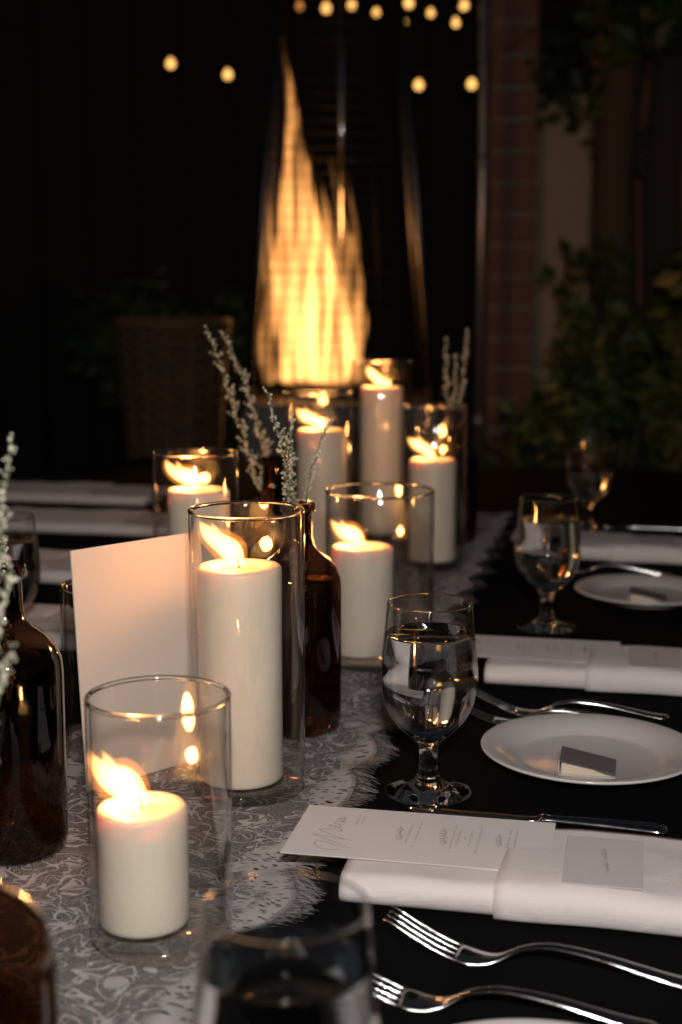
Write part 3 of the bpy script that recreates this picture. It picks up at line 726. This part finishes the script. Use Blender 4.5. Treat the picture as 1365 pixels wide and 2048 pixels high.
# ------------------------------------------------------------------ side plates and matchbooks
plate0 = None
def plate(x, y, label):
    global plate0
    if plate0 is None:
        mb = MB()
        mb.lathe([(0, .0012), (.060, .0012), (.0615, 0), (.0645, 0), (.066, .0022), (.085, .0085), (.1030, .0142), (.1050, .0158), (.1048, .0172), (.1030, .0176), (.090, .0140), (.0745, .0098), (.0690, .0066), (.064, .0052), (0, .0048)], 96)
        o = mb.build('side_plate', M['china']); plate0 = o
    else: o = copy_obj(plate0)
    o.location = (x, y, TZ+.0012); tag(o, label, 'plate', 'white side plates'); return o
plate(.241, 1.326, 'white side plate beside the nearest whole goblet, holding a matchbook')
plate(.450, 2.050, 'second white side plate, farther away and blurred')
plate(.108, .702, 'white side plate cut off by the bottom edge')
def matchbook(x, y, rz, label):
    t = empty('matchbook', (x, y, TZ+.0064), rz)
    w_, d_ = .052, .044
    # wedge: tall left end, thin right end, sleeve open to the front
    def slab(mb, z0l, z0r, th):
        mb.add([(-w_/2, -d_/2, z0l), (w_/2, -d_/2, z0r), (w_/2, d_/2, z0r), (-w_/2, d_/2, z0l), (-w_/2, -d_/2, z0l+th), (w_/2, -d_/2, z0r+th), (w_/2, d_/2, z0r+th), (-w_/2, d_/2, z0l+th)],
               [(0, 3, 2, 1), (4, 5, 6, 7), (0, 1, 5, 4), (1, 2, 6, 5), (2, 3, 7, 6), (3, 0, 4, 7)])
    mb = MB(); slab(mb, .0135, .0032, .0007); mb.build('cover', M['match_cover'], t, smooth=False)
    mb = MB(); slab(mb, 0, 0, .0006); mb.build('back_cover', M['name_paper'], t, smooth=False)
    mb = MB(); mb.tube([(-w_/2, -d_/2+.0003, .0003), (-w_/2-.0012, -d_/2+.0003, .006), (-w_/2, -d_/2+.0003, .0139)], .0004, 5); mb.build('fold', M['name_paper'], t)
    mb = MB(); mb.box(-w_/2-.0006, -w_/2, -d_/2, d_/2, 0.0006, .0138); mb.build('spine', M['name_paper'], t, smooth=False)
    for i in range(7):
        mb = MB(); a = i/6; mb.bbox(-w_/2+.002, w_/2-.004-.014*a, -d_/2+.0015+.0004*(i % 2), d_/2-.002, .0008+.0016*i*.98, .0021+.0016*i*.98, .0002)
        for k in range(len(mb.v)):
            q = mb.v[k]; fx = (q.x+w_/2)/w_; q.z = .0008+(q.z-.0008)*(1-.80*fx)
        mb.build('match_row', M['match_wood'], t, smooth=False)
    return tag(t, label, 'matchbook', 'mauve matchbooks on the side plates')
matchbook(.234, 1.292, R(-12), 'mauve grey matchbook lying open on the nearest whole plate')
matchbook(.447, 2.025, R(-14), 'mauve grey matchbook on the second, blurred plate')

# ------------------------------------------------------------------ napkins, menus, name cards
napd = {}
def napkin_mesh(pocket):
    key = pocket
    if key in napd: return napd[key]
    Lc, Wd, Ht = .40, .140, .024
    random.seed(5)
    def top(u, s):          # s 0 front .. 1 back -> closed profile coordinate (v, z)
        return None
    prof = []
    n = 20
    for k in range(n+1):      # front fold: half circle then gently falling top to the back fold
        a = -math.pi/2+math.pi*k/n
        prof.append((-Wd/2+.013-math.cos(a)*.013, Ht/2+math.sin(a)*Ht/2))
    for k in range(1, 19):
        t = k/18; prof.append((-Wd/2+.013+(Wd-.021)*t, Ht-.004*t+.0012*math.sin(t*7)))
    for k in range(1, 9):
        a = math.pi/2-math.pi*k/8; prof.append((Wd/2-.008+math.cos(a)*.008, (Ht-.004)/2+math.sin(a)*(Ht-.004)/2))
    v = []; f = []; nl = 60; npf = len(prof)
    for i in range(nl+1):
        u = Lc*i/nl
        for (q, z) in prof:
            wob = .0014*noise.noise((u*22, q*30, z*30))+.0026*noise.noise((u*6, q*11, 1+z*5))
            zz = max(0, z*(1+.05*math.sin(u*11))+wob*(z/Ht)); qq = q+.0018*noise.noise((u*9, z*60, 2))
            v.append((u, qq, zz))
    for i in range(nl):
        for k in range(npf):
            k2 = (k+1) % npf
            f.append((i*npf+k, (i+1)*npf+k, (i+1)*npf+k2, i*npf+k2))
    # rolled ends: cap slightly domed
    for e, sgn in ((0, -1), (nl, 1)):
        base = e*npf; c = Vector((0, 0, 0))
        for k in range(npf): c += Vector(v[base+k])
        c /= npf; ci = len(v); v.append(c+Vector((sgn*-.004, 0, 0)))
        for k in range(npf):
            k2 = (k+1) % npf
            f.append((base+k, base+k2, ci) if sgn < 0 else (base+k2, base+k, ci))
    me1 = (v, f)
    # pocket layer: a second fold wrapped over the menu
    v2 = []; f2 = []; nl = 40; u0 = .118
    pr = []
    for k in range(15):
        a = -math.pi*.30+math.pi*.80*k/14; pr.append((-Wd/2+.013-math.cos(a)*.0148, Ht/2+math.sin(a)*(Ht/2+.0022)))
    for k in range(1, 19):
        t = k/18; pr.append((-Wd/2+.013+(Wd-.024)*t, Ht-.004*t+.0026+.0006*math.sin(t*7)))
    for i in range(nl+1):
        for (q, z) in pr:
            u = u0+(Lc-.004-u0)*i/nl + (.006*(q/Wd) if i == 0 else 0)
            wob = .0014*noise.noise((u*22, q*30, z*30))+.0026*noise.noise((u*6, q*11, 1+z*5))
            v2.append((u, q+.0018*noise.noise((u*9, z*60, 2)), z*(1+.05*math.sin(u*11))+wob*(z/Ht)+.0004*math.sin(u*60+q*50)))
    m_ = len(pr)
    for i in range(nl):
        for k in range(m_-1): f2.append((i*m_+k, (i+1)*m_+k, (i+1)*m_+k+1, i*m_+k+1))
    napd[key] = (me1, (v2, f2)); return napd[key]
nap0 = None
def napkin(p, label, rz=-AX, side=1):
    global nap0
    if nap0 is None:
        t = empty('folded_napkin', p, rz); a, b = napkin_mesh(True)
        mesh_obj('cloth_roll', a[0], a[1], M['linen'], t)
        o = mesh_obj('pocket_fold', b[0], b[1], M['linen'], t)
        sd = o.modifiers.new('thick', 'SOLIDIFY'); sd.thickness = .0012; sd.offset = 1
        nap0 = t
    else:
        t = copy_tree(nap0); t.location = p; t.rotation_euler = (0, 0, rz)
    return tag(t, label, 'napkin', 'folded white linen napkins')
def stroke(mb, pts, wd, z):
    for i in range(len(pts)-1):
        a, b = Vector((*pts[i], z)), Vector((*pts[i+1], z)); d = (b-a)
        if d.length < 1e-6: continue
        n = Vector((-d.y, d.x, 0)).normalized()*wd/2; e = d.normalized()*wd*.3
        mb.add([a-n-e, b-n+e, b+n+e, a+n-e], [(0, 1, 2, 3)])
def script_word(mb, cx, cy, wdt, hgt, seed, z, wd=.0005, loops=9):
    # handwriting reading upwards along +v (the card is turned towards the guest)
    r = random.Random(seed); pts = []
    for k in range(loops*8+1):
        t = k/(loops*8); ph_ = t*loops*2*math.pi
        amp = hgt*(.28+.5*r.random() if k % 8 == 0 else .0) if k % 8 == 0 else None
        if amp is not None: ca = amp
        along = cy-wdt/2+wdt*t+.22*wdt/loops*math.cos(ph_)
        across = cx-ca*.5*math.sin(ph_)-.15*along*0
        pts.append((across+(along-cy)*-.12, along))
    stroke(mb, pts, wd, z)
def print_line(mb, cx, cy, wdt, hgt, seed, z):
    r = random.Random(seed); y = cy-wdt/2
    while y < cy+wdt/2:
        if r.random() < .14: y += .0016; continue
        h_ = hgt*r.choice((.55, .6, .95)); 
        stroke(mb, [(cx+hgt*.3, y), (cx+hgt*.3-h_, y)], .00035, z)
        if r.random() < .6: stroke(mb, [(cx+hgt*.3-h_*.5*r.random(), y), (cx+hgt*.3-h_*.4, y+.0008)], .00030, z)
        y += .0012
men0 = None
def menu(p, label, rz=-AX+R(.5), rx=0.0):
    global men0
    if men0 is None:
        t = empty('menu_card', p, rz)
        mb = MB(); mb.bbox(0, .205, -.0515, .0515, 0, .0007, .0002); mb.build('card', M['paper'], t, smooth=False)
        zc = .0009; mb = MB()
        # large handwritten heading, reading upwards at the left end:  Menu
        S = lambda l: stroke(mb, l, .00055, zc)
        def arc(pts): # catmull-rom through points (along card v, across u)
            o = []
            P = [pts[0]]+pts+[pts[-1]]
            for i in range(1, len(P)-2):
                for k in range(8):
                    t_ = k/8; a, b, c, d = P[i-1], P[i], P[i+1], P[i+2]
                    o.append(tuple(.5*((2*b[j])+(-a[j]+c[j])*t_+(2*a[j]-5*b[j]+4*c[j]-d[j])*t_*t_+(-a[j]+3*b[j]-3*c[j]+d[j])*t_**3) for j in (0, 1)))
            o.append(pts[-1]); return o
        def W(pts): # word coords: x along writing (-> +v), y up (-> -u)
            S(arc([(.034-y_, x_-.040) for x_, y_ in pts]))
        W([(.002, -.010), (.001, .002), (.006, .009), (.012, .012), (.016, .006), (.010, -.006), (.007, -.018)])
        W([(.012, -.010), (.022, .006), (.029, .017), (.026, .004), (.022, -.016)])
        W([(.024, -.008), (.033, .006), (.040, .014), (.041, .004), (.039, -.004), (.043, -.003), (.046, .001)])
        W([(.046, .001), (.050, .005), (.048, .008), (.046, .003), (.048, -.002), (.052, .001)])
        W([(.053, -.003), (.054, .004), (.056, .005), (.058, .003), (.058, -.003), (.061, .001)])
        W([(.062, .005), (.061, -.001), (.064, -.002), (.066, .004), (.066, -.002), (.070, .000)])
        mb.build('heading_lettering', M['ink'], t, smooth=False)
        mb = MB(); mp_ = MB()
        print_line(mp_, .047, .026, .020, .0022, 3, zc); print_line(mp_, .051, .027, .015, .0022, 4, zc)
        for (x_, wd_) in ((.084, .026), (.119, .030), (.163, .024)): script_word(mb, x_, .004, wd_, .0075, int(x_*1000), zc, .0006, 6)
        for (x_, wd_) in ((.092, .040), (.0985, .052), (.127, .060), (.1315, .030), (.1365, .004), (.141, .034), (.1475, .062), (.171, .05), (.176, .044)): print_line(mp_, x_, .004, wd_, .0022, int(x_*10000), zc)
        tag(mb.build('course_lettering', M['ink'], t, smooth=False), kind='stuff'); tag(mp_.build('fine_print', M['ink_pale'], t, smooth=False), kind='stuff')
        men0 = t
    else:
        t = copy_tree(men0); t.location = p; t.rotation_euler = (rx, 0, rz)
    return tag(t, label, 'menu', 'printed menu cards')
nam0 = None
def name_card(p, label, rz=-AX):
    global nam0
    if nam0 is None:
        t = empty('name_card', p, rz)
        mb = MB(); mb.bbox(-.029, .029, -.046, .046, 0, .0008, .0002); mb.build('card', M['name_paper'], t, smooth=False)
        mb = MB(); script_word(mb, 0.002, -.012, .018, .0050, 71, .0010, .0005, 5); script_word(mb, 0.0, .012, .020, .0058, 72, .0010, .0005, 4)
        mb.build('handwriting', M['ink'], t, smooth=False); nam0 = t
    else:
        t = copy_tree(nam0); t.location = p; t.rotation_euler = (0, 0, rz)
    return tag(t, label, 'name card', 'name cards on the napkins')
def setting_linen(p, z_menu, l1, l2, l3, full=True):
    p = Vector((p[0], p[1], TZ+.0016))
    napkin(p, l1)
    if l2: menu(p+cu*-.053+av*.010+Vector((0, 0, z_menu)), l2)
    if l3: name_card(p+cu*.192+av*-.016+Vector((0, 0, z_menu+.0036)), l3)
setting_linen((.013, 1.069), .0262, 'nearest folded white napkin, running off the right edge', 'printed menu card tucked into the nearest napkin', 'small name card on the nearest napkin')
setting_linen((.180, 1.660), .0262, 'second folded white napkin, behind the nearest plate and forks', 'printed menu card in the second napkin, right of the water goblet', 'small name card on the second napkin')
setting_linen((.350, 2.425), .0262, 'third folded white napkin at the right, blurred in the dark', 'printed menu card in the third napkin, behind the far goblet', 'small name card on the third, blurred napkin')
# across the table the settings face the other way
for (x, y, lb, lm) in ((-.27, 1.80, 'folded napkin at the left between the amber bottle and the white card', 'menu card on the left napkin behind the small glass'),
                       (-.33, 2.20, 'folded napkin at the left just above the card corner, second from the front', 'menu card on the second napkin of the left row'),
                       (-.27, 2.62, 'folded napkin at the left below the leftmost candle flame', 'menu card on the left napkin below the leftmost flame'),
                       (-.40, 3.00, 'farthest folded napkin at the left, dim and blurred', 'menu card on the farthest left napkin')):
    napkin(Vector((x, y, TZ+.0016)), lb, math.pi-AX)
    menu(Vector((x, y, TZ+.0016+.0262))-cu*-.053-av*.010, lm, math.pi-AX)

# ------------------------------------------------------------------ forks and knives
def loft(sec, n=10):          # sec: (s, y, z, half width, half thickness)
    v = []; f = []
    for (s, y, z, hw, ht) in sec:
        for k in range(n):
            a = 2*math.pi*k/n; v.append((s, y+math.cos(a)*hw, z+math.sin(a)*ht))
    for i in range(len(sec)-1):
        for k in range(n): f.append((i*n+k, i*n+(k+1) % n, (i+1)*n+(k+1) % n, (i+1)*n+k))
    f.append(tuple(range(n-1, -1, -1))); f.append(tuple((len(sec)-1)*n+k for k in range(n)))
    return v, f
def fork_z(s):
    K = [(0, .026), (.02, .0165), (.04, .0075), (.055, .0030), (.066, .0020), (.076, .0034), (.086, .0080), (.096, .0130), (.108, .0160), (.122, .0165), (.15, .0135), (.18, .0080), (.20, .0045), (.215, .0036)]
    for i in range(len(K)-1):
        if K[i][0] <= s <= K[i+1][0]:
            t = (s-K[i][0])/(K[i+1][0]-K[i][0]); a = K[max(0, i-1)][1]; b = K[i][1]; c = K[i+1][1]; d = K[min(len(K)-1, i+2)][1]
            return .5*(2*b+(-a+c)*t+(2*a-5*b+4*c-d)*t*t+(-a+3*b-3*c+d)*t**3)
    return K[-1][1]
fork0 = None
def fork(p, rz, label):       # p: table point under the hollow of the fork
    global fork0
    if fork0 is None:
        t = empty('fork', p, rz)
        for k in range(4):
            y = (-1.5+k)*.0076
            sec = []
            for i in range(13):
                s = .052*i/12; sec.append((s-.06, y*(1-.06*(1-i/12)), fork_z(s), .0005+.0006*min(1, i/5), .0005+.0002*min(1, i/6)))
            mb = MB(); mb.add(*loft(sec, 8)); mb.build('tine', M['steel'], t)
        sec = []
        for i in range(60):
            s = .050+(.212-.050)*i/59
            hw = .0130 if s < .058 else (.0130-(.0130-.0030)*min(1, ((s-.058)/.030))**1.3 if s < .088 else .0030+(.0085-.0030)*((s-.088)/.122)**1.2)
            if s > .206: hw *= math.sqrt(max(.05, 1-((s-.206)/.0062)**2))
            ht = .0011+.0014*min(1, max(0, (s-.06)/.03))
            sec.append((s-.06, 0, fork_z(s), hw, ht))
        mb = MB(); mb.add(*loft(sec, 14)); mb.build('handle', M['steel'], t); fork0 = t
    else:
        t = copy_tree(fork0); t.location = p; t.rotation_euler = (0, 0, rz)
    return tag(t, label, 'fork', 'steel forks')
def P0(px, py): q = tb(px, py, .003); q.z = TZ+.0003; return q
fork(P0(945, 1912), R(-17), 'steel fork lying just in front of the nearest napkin')
fork(P0(835, 2002), R(-14), 'lowest fork, above the plate at the bottom edge')
fork(P0(1050, 1424), R(-9), 'steel fork behind the nearest whole plate, the far one of two')
fork(P0(1008, 1443), R(-6), 'steel fork half hidden behind the rim of the nearest whole plate')
fork(tb(1150, 1148, 0)+Vector((0, 0, .0003)), R(-12), 'blurred fork behind the second plate')
knife0 = None
def knife(p, rz, label):      # p: bolster, blade to -x, handle to +x
    global knife0
    if knife0 is None:
        t = empty('knife', p, rz)
        sec = [(-.118, .004, .004, .0012, .0004), (-.112, .002, .0040, .0050, .0006), (-.09, .0005, .0042, .0082, .0009), (-.05, 0, .0046, .0086, .0011), (-.015, 0, .0052, .0072, .0014), (-.006, 0, .0054, .0050, .0026), (.0, 0, .0056, .0046, .0040)]
        mb = MB(); mb.add(*loft(sec, 16)); mb.build('blade', M['steel'], t)
        sec = []
        for i in range(24):
            s = .0005+.108*i/23; b = 1.0 if i > 1 else 1.15
            hw = (.0048+.0042*(s/.10)**1.2)*b; ht = (.0040+.0016*math.sin(min(1, s/.108)*2.4))*b
            if s > .100: q = math.sqrt(max(.06, 1-((s-.100)/.0088)**2)); hw *= q; ht *= q
            sec.append((s, 0, .0062, hw, ht))
        mb = MB(); mb.add(*loft(sec, 16)); mb.build('handle', M['steel'], t); knife0 = t
    else:
        t = copy_tree(knife0); t.location = p; t.rotation_euler = (0, 0, rz)
    return tag(t, label, 'knife', 'steel table knives')
knife(tb(1080, 1654, 0)+Vector((0, 0, .0008)), R(-15), 'steel knife beyond the nearest napkin, pointing to the goblet base')
knife(tb(1205, 1305, 0)+Vector((0, 0, .0008)), R(-13), 'steel knife along the far edge of the second napkin')
knife(tb(1258, 1062, 0)+Vector((0, 0, .0008)), R(-12), 'blurred knife along the far edge of the third napkin')
knife(tb(70, 1050, 0)+Vector((0, 0, .0008)), math.pi-AX, 'dark blue reflecting knife at the far left')
